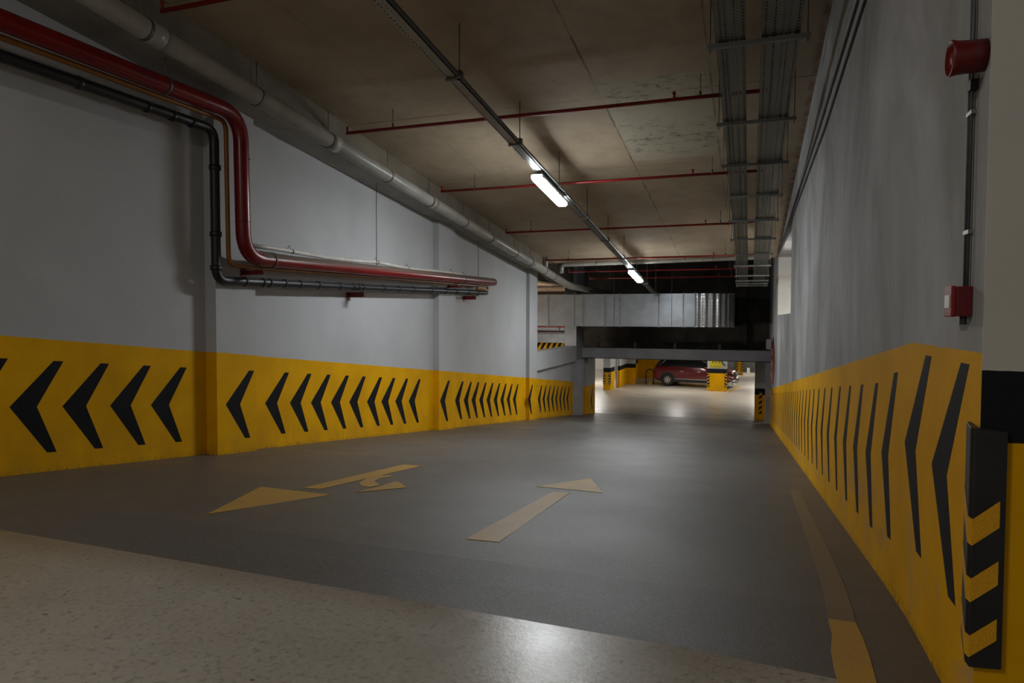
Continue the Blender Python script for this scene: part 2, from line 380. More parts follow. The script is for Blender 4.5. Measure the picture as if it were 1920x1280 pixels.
# ------------------------------------------------------------------ ceiling
b = MB().box(-8, 3, -9, 18.15, 4.75, 5.05, slope=T); ceil = struct(b.build('ceiling', M['ceiling']))
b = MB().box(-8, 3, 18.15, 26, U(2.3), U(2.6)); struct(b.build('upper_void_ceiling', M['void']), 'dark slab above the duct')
b = MB().box(-8, 3, 18.10, 18.16, 2.80, U(2.6)); b.build('slab_edge', M['void'], ceil)

# ------------------------------------------------------------------ left wall, with shallow pilasters
plan = [(-9, XL), (5.92, XL), (5.921, XL+.15), (6.55, XL+.15), (6.551, XL+.02), (11.60, XL+.02), (11.601, XL+.14), (12.35, XL+.14), (12.351, XL+.04), (17.18, XL+.04), (17.181, XL+.14), (17.88, XL+.14)]
b = MB()
for (y0, x0), (y1, x1) in zip(plan, plan[1:]):
    if abs(y1-y0) < .01: continue
    b.box(XL-.35, x0 if x0 == x1 else max(x0, x1), y0, y1, fz(y0)-4, U(3.3))
wl = struct(b.build('wall_left', M['wall_l']))
b = MB()                                                    # low wall under the opening
b.box(XL-.30, XL, 17.88, 22.45, -4, U(-1.49)); b.box(XL-.30, XL+.12, 17.88, 22.45, U(-1.49), U(-.97))
struct(b.build('parapet', M['wall_l']), 'grey parapet under the side opening')
b = MB().box(XL-.30, XL, 17.88, 22.45, U(1.05), U(2.6)); struct(b.build('lintel', M['beam_brown']), 'dark lintel over the side opening')
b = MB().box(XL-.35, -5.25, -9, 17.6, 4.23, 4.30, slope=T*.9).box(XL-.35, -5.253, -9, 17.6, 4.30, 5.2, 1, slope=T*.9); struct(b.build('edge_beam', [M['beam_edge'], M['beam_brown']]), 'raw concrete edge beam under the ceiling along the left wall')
b = MB().box(-6.03, -5.45, 22.45, 22.75, -4, U(-1.45)).box(-6.03, -5.62, 22.45, 23.6, U(-1.45), U(2.6)); struct(b.build('portal_column', M['gray_beam']), 'grey column at the left of the lower portal')
b = MB().box(-6.0, -5.66, 22.75, 24.0, -4, U(-1.2)).box(-6.0, -5.57, 24.0, 25.25, -4, U(-1.2)); pw = struct(b.build('portal_side_wall', M['low_yel']), 'short yellow wall just inside the lower portal')

def chevron(y0, x0, x1, parent, fzf, s=1, ph=.40, w=.225, yc=.575, arm=.38, zo=.0):
    """arms trail away from the apex at y0 in direction s"""
    t_ = .088
    pts = [(y0, 0), (y0+s*arm, ph), (y0+s*(arm+t_), ph), (y0+s*w, 0), (y0+s*(arm+.01), -ph), (y0+s*(arm-.075), -ph)]
    base = fzf(y0)+yc+zo
    P_ = []
    for y, z in pts: P_.append((y, base + z - T*(y-y0) if y0 > 3.3 and fzf is fz else base+z))
    b = MB(); b.prism([P_[0], P_[1], P_[2], P_[3]], 'x', x0, x1); b.prism([P_[0], P_[3], P_[4], P_[5]], 'x', x0, x1)
    return b.build('painted_chevron', M['black_paint'], parent)
def xl_at(y):
    for (y0, x0), (y1, x1) in zip(plan, plan[1:]):
        if y0 <= y <= y1 and y1-y0 > .01: return x0
    return XL
left_y = [2.85, 3.33, 3.80, 4.25, 4.72, 5.18, 6.05, 6.86, 7.34, 7.79, 8.26, 8.73, 9.23, 9.67, 10.13, 10.61, 11.64, 12.55, 13.0, 13.42, 13.86, 14.30, 14.76, 15.21, 15.66, 16.12, 17.05]
for y in left_y:
    x = xl_at(y+.2); chevron(y, x-.001, x+.0008, wl, fz, arm=.36 if y > 11 else .38, yc=.565)
par = bpy.data.objects['parapet']
for y in [17.95 + .455*k for k in range(9)]: chevron(y, XL-.001, XL+.0008, par, fz, arm=.33, yc=.565)
chevron(24.5, -5.571, -5.567, pw, lambda y: -2.4, arm=.3, yc=.6, ph=.42)
chevron(23.0, -5.661, -5.657, pw, lambda y: -2.3, arm=.3, yc=.6, ph=.42)

# ------------------------------------------------------------------ right wall
b = MB(); TH = .40
b.box(XR, XR+TH, 2.305, 12.3, -2, 4.74, slope=0)
b.box(XR, XR+TH, 12.3, 18.1, -4, U(.08)); b.box(XR, XR+TH, 12.3, 18.1, U(1.52), 4.2); b.box(XR, XR+TH, 18.1, 25.25, -4, U(2.6))
wr = struct(b.build('wall_right', M['wall_r']))
b = MB().box(XR+.004, XR+TH+.02, 18.06, 18.10, U(.08), U(1.52)).box(XR+.004, XR+TH, 12.34, 18.06, U(.081), U(.09)); b.build('opening_reveal', M['white_rev'], wr)
b = MB().box(XR+TH+.6, XR+TH+.8, 11, 20, U(-.5), U(2.6)); struct(b.build('light_well_wall', M['white_rev']), 'pale wall behind the high opening')
b = MB().box(XR+.0, 6, 2.30, 2.60, 0, 5.4); we = struct(b.build('wall_near_end', M['wall_end']), 'beige end face of the right wall with a black and yellow base')
ry = [2.84, 3.30, 3.83, 4.32, 4.81, 5.31, 5.84, 6.37, 6.90, 7.42, 7.95]
while ry[-1] < 22.6: ry.append(ry[-1]+.49)
for i, y in enumerate(ry):
    x = XR
    chevron(y, x-.0008, x+.001, wr, (lambda q: 0.0) if y < 3.4 else fz, s=-1, ph=.395, arm=.33 if i < 2 else .27, w=.20 if i < 2 else .17, yc=.715 if y < 3.4 else (.64 if y < 4 else .60))

# corner guard on the near corner
g = thing('corner_guard', (.64, 2.30, .235), 'black rubber corner guard with yellow reflective chevrons on the near right corner', 'corner guard')
z0, z1 = .235, .932
GX, GY, GE, GS = .614, 2.285, .704, 2.385     # nose, front plane, front end, side end
b = MB()
prof_ = lambda z, d: [(GX+.012, GS, z+.05*d), (GX, GY+.012, z-.0*d), (GX+.008, GY, z-.012*d), (GE, GY, z-.006), (GE, GY+.014, z-.006), (XR-.001, GY+.014, z), (XR-.001, GS, z+.05*d)]
lo, hi = prof_(z0, 1), prof_(z1, .12); n = len(lo)
b.add(lo+hi, [tuple(range(n))[::-1], tuple(range(n, 2*n))] + [(i, (i+1) % n, n+(i+1) % n, n+i) for i in range(n)])
b.build('rubber_angle', M['rubber'], g, bevel=.003)
for zt, hh in ((.668, .078), (.492, .070), (.322, .064)):
    b = MB(); e = .0016
    P = [(GX+.012-e, GS-.003, zt+.075), (GX-e, GY+.011, zt+.003), (GX+.007, GY-e, zt-.004), (GE-.016, GY-e, zt+.056)]
    vs = [Vector(p) for p in P] + [Vector((p[0], p[1], p[2]-hh)) for p in P]; back = [v+Vector((.002, .002, 0)) for v in vs]
    b.add(vs+back, [(0,4,5,1),(1,5,6,2),(2,6,7,3),(8,9,13,12),(9,10,14,13),(10,11,15,14),(0,1,9,8),(1,2,10,9),(2,3,11,10),(4,12,13,5),(5,13,14,6),(6,14,15,7),(0,8,12,4),(3,7,15,11)])
    b.build('reflective_stripe', M['refl'], g)

# ------------------------------------------------------------------ portal beam, end wall of the void, junction box
b = MB().box(-5.74, XR+.0, YE, YE+.35, U(-1.41), U(-1.06)); b.box(-5.74, XR, YE-.004, YE+.3, U(-1.43), U(-1.412), 1)
struct(b.build('portal_beam', [M['gray_beam'], M['black_paint']]), 'grey painted height beam across the foot of the ramp')
b = MB().box(.50, XR, YE+.02, YE+.33, -2.45, U(-1.41)); struct(b.build('portal_jamb', M['gray_beam']), 'grey jamb at the right of the lower portal')
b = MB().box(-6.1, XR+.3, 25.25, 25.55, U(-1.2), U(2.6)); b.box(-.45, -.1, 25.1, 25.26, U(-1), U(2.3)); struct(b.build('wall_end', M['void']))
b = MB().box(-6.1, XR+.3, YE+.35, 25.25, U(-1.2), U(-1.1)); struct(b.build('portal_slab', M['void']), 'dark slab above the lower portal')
for i, x in enumerate((-5.05, -3.75, -2.4, -.95)):
    o = MB().box(x-.04, x+.04, YE+.05, YE+.13, U(-1.06), U(-.86)).build('steel_stub', M['plastic'])
    tag(o, 'short black steel stub on top of the portal beam, ' + ['leftmost of the four', 'second from the left', 'third from the left', 'rightmost of the four'][i], 'bracket', 'stubs on the portal beam')
t_ = thing('junction_box', (.55, 22.7, U(-.98)), 'small grey junction box on the right wall above the portal beam', 'junction box')
MB().box(.50, XR, 22.55, 22.9, U(-.98), U(-.66)).build('box_body', M['gray_mid'], t_, bevel=.01); MB().box(.48, .50, 22.57, 22.88, U(-.96), U(-.68)).build('lid', M['gray_beam'], t_)
t_ = thing('wall_banner', (XR, 21.3, U(-2.0)), 'red banner with faded lettering on the far right wall beside the portal', 'sign')
MB().prism([(23.1,U(-.93)),(20.3,U(-.62)),(19.4,U(-1.13)),(20.1,U(-1.86)),(23.0,U(-2.06))], 'x', XR-.012, XR-.001).build('banner_panel', M['red_paint'], t_)
MB().prism([(23.15,U(-.86)),(20.2,U(-.54)),(20.2,U(-.58)),(23.15,U(-.90))], 'x', XR-.013, XR-.001).build('banner_edge', M['red_dark'], t_)
b = MB()
for k, (yy, zz_) in enumerate(((20.9, -1.0), (20.9, -1.35), (20.9, -1.7))):
    for q in range(3): b.prism([(yy+q*.65, U(zz_-.12)), (yy+.4+q*.65, U(zz_-.14)), (yy+.45+q*.65, U(zz_+.08)), (yy+.08+q*.65, U(zz_+.1))], 'x', XR-.016, XR-.012)
b.build('faded_lettering', M['banner_txt'], t_)
MB().box(XR-.014, XR-.001, 20.3, 23.1, U(-2.17), U(-2.13)).build('lower_edge_strip', M['red_dark'], t_)

# ------------------------------------------------------------------ lamps
def lamp_proto(name, loc, label, cat, mat, group, L=1.44, W=.175, hooks=True):
    x, y, z = loc; t = thing(name, loc, label, cat, group); b = MB()
    def sec(y_, w, h, top):     # half-hexagon section
        zz_ = z - T*(y_-y)*(1 if hooks else 0)
        return [(x-w, y_, zz_-.002), (x-w, y_, zz_-h*.12), (x-w*.72, y_, zz_-h*.62), (x+w*.72, y_, zz_-h*.62), (x+w, y_, zz_-h*.12), (x+w, y_, zz_-.002)]
    w = W/2; ss = [sec(y-L/2, w*.45, .02, .0), sec(y-L/2+.03, w*.8, .05, .02), sec(y-L/2+.11, w, .06, .02), sec(y+L/2-.11, w, .06, .02), sec(y+L/2-.03, w*.8, .05, .02), sec(y+L/2, w*.45, .02, .0)]
    vs = [v for s_ in ss for v in s_]; fs = [tuple(range(6)), tuple(range(30, 36))]
    for i in range(5):
        for k in range(6): fs.append((i*6+k, i*6+(k+1) % 6, (i+1)*6+(k+1) % 6, (i+1)*6+k))
    b.add(vs, fs); b.build('diffuser', mat, t)
    b = MB(); b.box(x-w*.97, x+w*.97, y-L/2+.05, y+L/2-.05, z-.002+(T*y if hooks else 0), z+.05+(T*y if hooks else 0), slope=T if hooks else 0); b.build('housing', M['lamp_body'], t, bevel=.01)
    if hooks:
        for s_ in (-1, 1):
            yy = y+s_*(L/2-.16); MB().tube([(x-.03, yy, z+.06-T*(yy-y)), (x-.045, yy, z+.08-T*(yy-y)), (x, yy, z+.098-T*(yy-y)), (x+.045, yy, z+.08-T*(yy-y)), (x+.03, yy, z+.06-T*(yy-y))], .005, 6).build('hook', M['steel'], t)
    return t
XC = -2.75
lamp_proto('batten_lamp', (XC-.03, 9.50, U(2.875-T*9.50)), 'lit batten lamp hanging under the long channel, the nearer and larger one', 'lamp', M['lamp'], 'ramp lamps')
lamp_proto('batten_lamp', (XC+.03, 16.95, U(2.875-T*16.95)), 'lit batten lamp hanging under the long channel, the farther one above the duct', 'lamp', M['lamp'], 'ramp lamps')

# lighting channel
t_ = thing('lighting_channel', (XC, 9, U(2.98-T*9)), 'long perforated steel channel carrying the two lamps down the ramp ceiling', 'cable tray')
zc0 = U(2.985)
b = MB(); b.box(XC-.075, XC+.03, -2, 20.6, zc0-.004, zc0, slope=T); b.box(XC-.077, XC-.074, -2, 20.6, zc0, zc0+.05, slope=T); b.box(XC+.027, XC+.03, -2, 20.6, zc0, zc0+.05, slope=T)
b.build('channel_profile', M['perf2'], t_)
b = MB(); b.tube([(XC+.05, -2, zc0+.02+2*T), (XC+.05, 20.6, zc0+.02-20.6*T)], .018, 8); b.build('lamp_cable', M['dark_conduit'], t_)
for k in range(-2, 10):
    y = 6.05+1.81*k
    if y > 20.6: continue
    top = cz(y) if y < 18.1 else U(2.3)
    MB().tube([(XC+.055, y, zc0-T*y-.01), (XC+.055, y, top)], .006, 6).build('hanger_rod', M['rod'], t_)
    MB().box(XC-.09, XC+.075, y-.02, y+.02, zc0-T*y-.02, zc0-T*y-.006).box(XC+.03, XC+.085, y-.03, y+.03, zc0-T*y-.02, zc0-T*y+.06).build('clamp', M['rod'], t_)

# cable trays and their trapeze hangers
def tray(x0, x1, label, y1=18.9):
    t = thing('cable_tray', ((x0+x1)/2, 8, U(2.93-T*8)), label, 'cable tray')
    z = U(2.93); b = MB(); b.box(x0, x1, -2, y1, z, z+.002, slope=T); b.box(x0, x0+.002, -2, y1, z, z+.06, slope=T); b.box(x1-.002, x1, -2, y1, z, z+.06, slope=T)
    b.build('perforated_plate', M['perf'], t)
    for i, y in enumerate((2.6, 5.3, 8.05, 10.8, 13.6, 16.4)):
        for xx in (x0-.004, x1+.001): MB().box(xx, xx+.003, y-.10, y+.10, z+.004, z+.055, slope=T).build('splice_plate', M['steel'], t)
    b = MB(); rnd = random.Random(int(x0*100)); m_ = int((x1-x0)/.05)
    for k in range(m_):
        xx = x0+.03+k*(x1-x0-.05)/max(1, m_-1)
        pts = [(xx+rnd.uniform(-.012, .012), yy, z+.016+rnd.uniform(0, .012)-T*yy) for yy in [-2+2.1*j for j in range(10)]+[y1]]; b.tube(pts, .011, 6)
    b.build('cables', M['dark_conduit'], t); return t
tray(-.305, -.07, 'left of the two perforated cable trays, the narrower one'); tray(.05, .345, 'right of the two perforated cable trays, the wider one beside the right wall')
bars = [4.5, 5.92, 7.62, 9.0, 10.42, 11.85, 13.25, 14.65, 15.95, 17.25, 18.0, 18.45, 18.8]
nm = ['out of frame', 'nearest', 'second', 'third', 'fourth', 'fifth', 'sixth', 'seventh', 'eighth', 'ninth', 'tenth', 'eleventh', 'farthest']
for i, y in enumerate(bars):
    if i == 0: continue
    z = U(2.925)-T*y; t = thing('trapeze_hanger', (.02, y, z-.04), 'steel crossbar hanging under the two cable trays, %s from the viewer' % nm[i], 'hanger', 'crossbars under the cable trays')
    MB().box(-.37, .42, y-.02, y+.02, z-.036, z-.002).build('crossbar', M['bar_steel'], t)
    for xx in (-.35, .40): MB().tube([(xx, y, z-.07), (xx, y, cz(y) if y < 18.1 else U(2.3))], .0055, 6).build('hanger_rod', M['rod'], t)

# ------------------------------------------------------------------ sprinkler lines
def sprinkler(y, x0, x1, zr, rods, heads, label, r=.021, skew=.0):
    t = thing('sprinkler_pipe', ((x0+x1)/2, y, U(zr)-T*y), label, 'pipe', 'red sprinkler pipes'); z = U(zr)-T*y
    MB().tube([(x0, y, z), (x1, y+skew, z)], r, 10).build('pipe', M['red_paint'], t)
    top = cz(y) if y < 18.1 else U(2.3)
    for x in rods:
        MB().tube([(x, y, z+.03), (x, y, top)], .005, 6).build('hanger_rod', M['rod'], t)
        MB().tube([(x, y-.016, z), (x, y-.001, z+.026), (x, y+.001, z+.06)], .014, 8).build('clamp', M['rod'], t)
    for x in [x0+.015]+list(heads):
        MB().tube([(x, y, z), (x, y, z+.05), (x, y, z+.055), (x, y, z+.085)], [.014, .014, .022, .018], 8).build('sprinkler_head', M['red_paint'], t)
sprinkler(4.72, -5.02, .15, 3.25, (-4.3, -2.5, -.55), (-.83,), 'red sprinkler pipe crossing the ceiling at the top left edge of the view')
sprinkler(7.68, -5.04, .15, 3.25, (-4.35, -.55), (-.83,), 'red sprinkler pipe crossing the ceiling nearest the viewer, above the rough patch')
sprinkler(10.36, -4.95, .15, 3.25, (-4.34, -.56), (-.84,), 'red sprinkler pipe crossing directly over the nearer lamp')
sprinkler(13.40, -4.90, .15, 3.25, (-4.34, -.56), (-.83,), 'thin red sprinkler pipe crossing between the two lamps')
sprinkler(16.45, -4.92, .15, 3.25, (-4.34, -.56), (-.83,), 'red sprinkler pipe just in front of the pale drain branch')
sprinkler(19.2, -5.05, .15, 1.34+T*19.2, (-4.2, -.56), (-.9,), 'red sprinkler pipe just behind the farther lamp')
sprinkler(21.0, -4.85, .15, 1.24+T*21.0, (-4.2, -.56), (-.9,), 'dim red sprinkler pipe farthest back above the duct')

# ------------------------------------------------------------------ drain pipe on the left
t_ = thing('drain_pipe', (-5.2, 10, U(3.1-T*10)), 'long grey drain pipe slung under the ceiling along the left wall', 'pipe')
zp = lambda y: U(3.12)-T*y
path = bend([(-5.25, -3, zp(-3)), (-5.17, 18.2, zp(18.2)), (-4.98, 19.0, U(.93)), (-4.98, 25.2, U(.90))], .25)
MB().tube(path, .098, 20).build('pipe', M['pvc'], t_)
for k, (y, big) in enumerate(((3.2, 0), (4.72, 1), (6.18, 0), (7.52, 1), (9.02, 0), (10.41, 1), (11.87, 0), (13.2, 1), (14.78, 0), (15.9, 1), (17.12, 0), (18.0, 0))):
    x = -5.25+.08*(y+3)/21.2
    if big: MB().tube([(x, y+.02, zp(y+.02)), (x, y+.17, zp(y+.17))], .108, 20).build('collar', M['pvc'], t_)
    MB().tube([(x, y-.012, zp(y-.012)), (x, y+.012, zp(y+.012))], .107, 20).build('clamp_ring', M['rod'], t_)
    MB().tube([(x, y, zp(y)+.1), (x, y, cz(y))], .005, 6).build('hanger_rod', M['rod'], t_)
MB().tube([(-5.17, 17.3, zp(17.3)), (-5.17, 17.3, zp(17.3)+.28), (-5.17, 17.3, zp(17.3)+.34)], .05, 12).build('branch_stub', M['pvc'], t_)
t_ = thing('branch_pipe', (-2.5, 17.75, U(1.45)), 'pale drain branch crossing the ceiling above the farther lamp', 'pipe')
MB().tube(bend([(-4.86, 17.75, zp(17.75)+.02), (-4.86, 17.75, U(1.43)), (.45, 17.75, U(1.50))], .10), .050, 14).build('pipe', M['pvc'], t_)
for x in (-3.9, -1.6, -.9, -.2): 
    MB().tube([(x-.012, 17.75, U(1.44+.013*(x+4.86))), (x+.012, 17.75, U(1.44+.013*(x+4.86)))], .056, 14).build('clamp_ring', M['rod'], t_)
    MB().tube([(x, 17.75, U(1.5)), (x, 17.75, cz(17.75))], .005, 6).build('hanger_rod', M['rod'], t_)

# ------------------------------------------------------------------ wall pipes on the left
XP = -5.34
t_ = thing('fire_main', (XP, 6.1, U(.65)), 'thick red fire main dropping down the left wall and running along it', 'pipe')
p = bend([(XP, -3, U(2.14)), (XP, 5.6, U(2.20)), (XP, 6.10, U(2.18)), (XP, 6.10, U(.70)), (XP, 6.55, U(.645)), (XP, 13.95, U(.755)), (-5.65, 13.95, U(.755))], .32, 8)
p = bend([(XP, -3, U(2.22)), (XP, 6.06, U(2.22)), (XP, 6.09, U(.655)), (XP, 13.95, U(.775)), (-5.66, 13.95, U(.775))], .30, 9)
MB().tube(p, .082, 22).build('pipe', M['red_pipe'], t_)
for y, z in ((5.05, 2.22), (6.55, .66), (12.15, .745)):
    MB().tube([(XP, y-.012, U(z)), (XP, y+.012, U(z))], .089, 22).build('clamp_ring', M['rod'], t_)
for y, z, top in ((5.05, 2.3, 3.1-T*5.05), (8.92, .76, 3.0-T*8.92), (12.95, .82, 3.0-T*12.95)):
    MB().tube([(XP, y, U(z)), (XP, y, U(top))], .005, 6).build('hanger_rod', M['rod'], t_)
for zz_ in (1.75, 1.05):
    MB().tube([(XP, 6.083, U(zz_)), (XP, 6.083, U(zz_)+.006)], .0835, 22).build('weld_ring', M['red_dark'], t_)
t_ = thing('gas_pipe', (-5.46, 6, U(.55)), 'thin amber pipe between the black pipe and the red fire main', 'pipe')
p = bend([(-5.46, -3, U(2.12)), (-5.46, 5.97, U(2.145)), (-5.46, 5.99, U(.57)), (-5.40, 6.35, U(.555)), (-5.40, 13.6, U(.62)), (-5.40, 13.68, U(.70)), (-5.40, 13.3, U(.71))], .12)
p = bend([(-5.46, -3, U(2.12)), (-5.46, 5.97, U(2.145)), (-5.46, 5.99, U(.575)), (-5.44, 6.5, U(.57)), (-5.44, 13.72, U(.675)), (-5.44, 13.74, U(.60)), (-5.44, 13.1, U(.59))], .11)
MB().tube(p, .025, 12).build('pipe', M['amber'], t_)
MB().tube([(-5.44, 13.18, U(.665)), (-5.44, 13.18, U(.58))], .035, 10).build('valve', M['steel'], t_)
t_ = thing('rubber_lagged_pipe', (-5.5, 6, U(.37)), 'black jointed pipe hanging lowest on the left wall', 'pipe')
XB = -5.52
p = bend([(XB, -3, U(1.98)), (XB, 5.86, U(2.03)), (XB, 5.87, U(.395)), (XB, 13.9, U(.545)), (-5.66, 13.9, U(.545))], .14, 7)
MB().tube(p, .050, 16).build('pipe', M['black_pipe'], t_)
for z in (1.62, .90, .53):
    MB().tube([(XB, 5.868, U(z)-.03), (XB, 5.868, U(z)-.025), (XB, 5.868, U(z)+.025), (XB, 5.868, U(z)+.03)], [.05, .062, .062, .05], 16).build('joint', M['black_pipe'], t_)
for y in (6.3, 6.6, 6.72, 7.0, 7.3, 7.7, 8.2, 8.55, 8.68, 8.8, 9.4, 9.9, 10.4, 11.1, 11.7, 12.2, 12.8, 13.3):
    z = U(.395)+(.15)*(y-5.87)/8.03; MB().tube([(XB, y-.018, z), (XB, y+.018, z)], .056, 14).build('joint', M['black_pipe'], t_)
for y in (4.3, 5.0, 5.3, 5.55): MB().tube([(XB, y-.02, U(2.02)), (XB, y+.02, U(2.02))], .056, 14).build('joint', M['black_pipe'], t_)
t_ = thing('sagging_conduit', (-5.56, 9, U(.8)), 'pale sagging conduit strapped above the red fire main', 'conduit')
cp = [(6.35, .835), (6.8, .84), (7.2, .835), (7.9, .82), (8.6, .83), (9.3, .86), (10.0, .84), (10.6, .835), (11.3, .86), (12.1, .875), (12.7, .86), (13.3, .79)]
MB().tube([(-5.55, y, U(z)) for y, z in cp], .027, 12).build('conduit', M['conduit'], t_)
for y, z in ((7.2, .835), (9.3, .86), (10.3, .837), (12.1, .875), (12.7, .86)):
    MB().tube([(-5.55, y-.008, U(z)), (-5.55, y+.008, U(z))], .032, 12).build('strap', M['rod'], t_)
    MB().tube([(-5.55, y-.02, U(z)+.02), (-5.55, y-.05, U(z)+.075), (-5.55, y-.09, U(z)+.03)], .004, 5).build('wire_tie', M['rod'], t_)
for y, z, xa, xb, lab in ((6.35, .485, -5.58, -5.26, 'nearest red steel bracket, under the bend of the fire main'), (8.72, .295, -5.71, -5.42, 'red steel bracket under the middle of the black pipe'), (12.02, .577, -5.585, -5.30, 'red steel bracket under the far half of the fire main'), (13.0, .37, -5.69, -5.40, 'farthest red steel bracket, under the end of the black pipe')):
    t = thing('pipe_bracket', ((xa+xb)/2, y, U(z)), lab, 'bracket', 'red pipe brackets')
    MB().box(xa, xb, y-.03, y+.03, U(z), U(z)+.006).box(xa, xb, y-.033, y-.027, U(z)-.0, U(z)+(.075 if z < .4 else .05 if z < .5 else .03)).build('arm', M['red_dark'], t)
    MB().tube([(xb-.07, y, U(z)+.0), (xb-.07, y, U(z)+.085)], .006, 6).build('bolt', M['chrome'], t)
    MB().box(xa-.004, xa+.004, y-.05, y+.05, U(z)-.05, U(z)+.075).build('wall_plate', M['red_dark'], t)
    if .3 < z < .35: MB().prism([(xa, U(z)-.22), (xa+.02, U(z)-.22), (xa+.10, U(z)), (xa, U(z))], 'y', y-.012, y+.012).build('gusset', M['red_dark'], t)

# ------------------------------------------------------------------ right wall fittings
def wall_conduit(pts, r, name, lab, clips=()):
    t = thing(name, pts[0], lab, 'conduit'); MB().tube(pts, r, 10).build('conduit', M['dark_conduit'], t)
    for (y, z) in clips: MB().box(XR-2.6*r, XR, y-.022, y+.022, z-.008, z+.008).build('clip', M['rod'], t)
    return t
wall_conduit([(XR-.014, 0, U(2.55)), (XR-.014, 4.9, U(2.08)), (XR-.014, 7.5, U(1.93)), (XR-.014, 12.3, U(1.76)), (XR-.014, 18.5, U(1.62))], .014, 'wall_conduit', 'upper of the two dark conduits running down the top of the right wall')
wall_conduit([(XR-.014, 0, U(2.40)), (XR-.014, 4.6, U(1.95)), (XR-.014, 6.9, U(1.78)), (XR-.014, 12.3, U(1.67)), (XR-.014, 18.5, U(1.56))], .013, 'wall_conduit', 'lower of the two dark conduits running down the top of the right wall')
t_ = thing('drop_conduit', (XR-.01, 2.46, U(.1)), 'pair of thin grey conduits running up to the red siren', 'conduit')
for y in (2.458, 2.430): MB().tube([(XR-.010, y, U(.09)), (XR-.010, y, 3.6)], .0045, 8).build('conduit', M['dark_conduit'], t_)
for z in (.632, .268, 1.55): MB().box(XR-.015, XR, 2.418, 2.470, U(z)-.006, U(z)+.006).build('clip', M['steel'], t_)
t_ = thing('alarm_siren', (XR, 2.40, U(.735)), 'round red fire alarm siren high on the near end of the right wall', 'siren')
MB().lathe([(0, -.001), (.046, -.001), (.047, -.05), (.049, -.075), (.053, -.090), (.048, -.092), (.043, -.075), (.02, -.07), (0, -.07)], (XR, 2.352, U(.775)), 'x', 30).build('siren_body', M['siren_red'], t_)
MB().lathe([(0, -.069), (.022, -.069), (.018, -.085), (0, -.087)], (XR, 2.352, U(.775)), 'x', 20).build('sounder', M['red_dark'], t_)
MB().box(XR-.022, XR, 2.405, 2.44, U(.695), U(.726)).build('cable_gland', M['plastic'], t_)
t_ = thing('fire_call_point', (XR, 2.43, U(-.0)), 'square red fire call point on the right wall below the siren', 'call point')
MB().box(XR-.045, XR-.0, 2.405, 2.482, U(.008), U(.10)).build('backbox', M['red_dark'], t_, bevel=.003)
MB().box(XR-.058, XR-.045, 2.403, 2.484, U(.006), U(.102)).build('front_cover', M['red_paint'], t_, bevel=.003)
MB().box(XR-.0605, XR-.058, 2.418, 2.469, U(.034), U(.074)).build('press_panel', M['white'], t_)
MB().tube([(XR-.014, 2.447, U(.010)), (XR-.014, 2.447, U(-.018))], .010, 10).build('gland', M['dark_conduit'], t_)

# ------------------------------------------------------------------ ventilation duct
t_ = thing('ventilation_duct', (-3.5, 21.8, U(-.28)), 'large galvanised ventilation duct crossing above the portal and curving away at its right end', 'duct')
ya, yb, za, zb = 21.3, 22.3, U(-.275), U(.755)
segs = [(-9.5, -6.55), (-6.55, -5.42), (-5.42, -4.74), (-4.74, -3.30) if 0 else (-5.42, -4.62), (-4.62, -4.10), (-4.10, -2.72), (-2.72, -1.98), (-1.98, -1.62)]
segs = [(-9.5, -6.30), (-6.30, -5.12), (-5.12, -4.40), (-4.40, -3.92), (-3.92, -2.70), (-2.70, -1.95), (-1.95, -1.60)]
for i, (a, c) in enumerate(segs):
    MB().box(a, c, ya, yb, za, zb).build('duct_section', M['galv'], t_)
    if i: MB().box(a-.018, a+.018, ya-.025, yb+.025, za-.02, zb+.02).build('flange', M['steel'], t_)
cx, cy, ro, ri = -1.60, ya+1.12, 1.10, .10
b = MB(); seg = 72; vs = []; fs = []
for k in range(seg+1):
    a = -PI/2 + (PI/2)*k/seg
    for r in (ro+.020*math.sin(PI*2*k/seg*7.5), ri):
        for z in (za, zb): vs.append((cx+r*math.cos(a), cy+r*math.sin(a), z))
for k in range(seg):
    o = k*4; fs += [(o, o+4, o+5, o+1), (o+2, o+3, o+7, o+6), (o, o+2, o+6, o+4), (o+1, o+5, o+7, o+3)]
b.add(vs, fs, 0, True); eo = b.build('elbow', M['ribbed'], t_)
es = eo.modifiers.new('split', 'EDGE_SPLIT'); es.split_angle = math.radians(40)
MB().box(cx-.018, cx+.018, ya-.022, yb+.02, za-.02, zb+.02).build('flange', M['steel'], t_)
MB().box(cx+ri, cx+ro, cy, 25.25, za, zb).build('duct_section', M['galv'], t_)
MB().box(cx+ri-.02, cx+ro+.022, cy-.02, cy+.02, za-.02, zb+.02).build('flange', M['steel'], t_)
for x in (-5.4, -4.1, -2.3): MB().tube([(x, ya-.01, za), (x, ya-.01, U(2.3))], .006, 6).build('hanger_rod', M['rod'], t_)

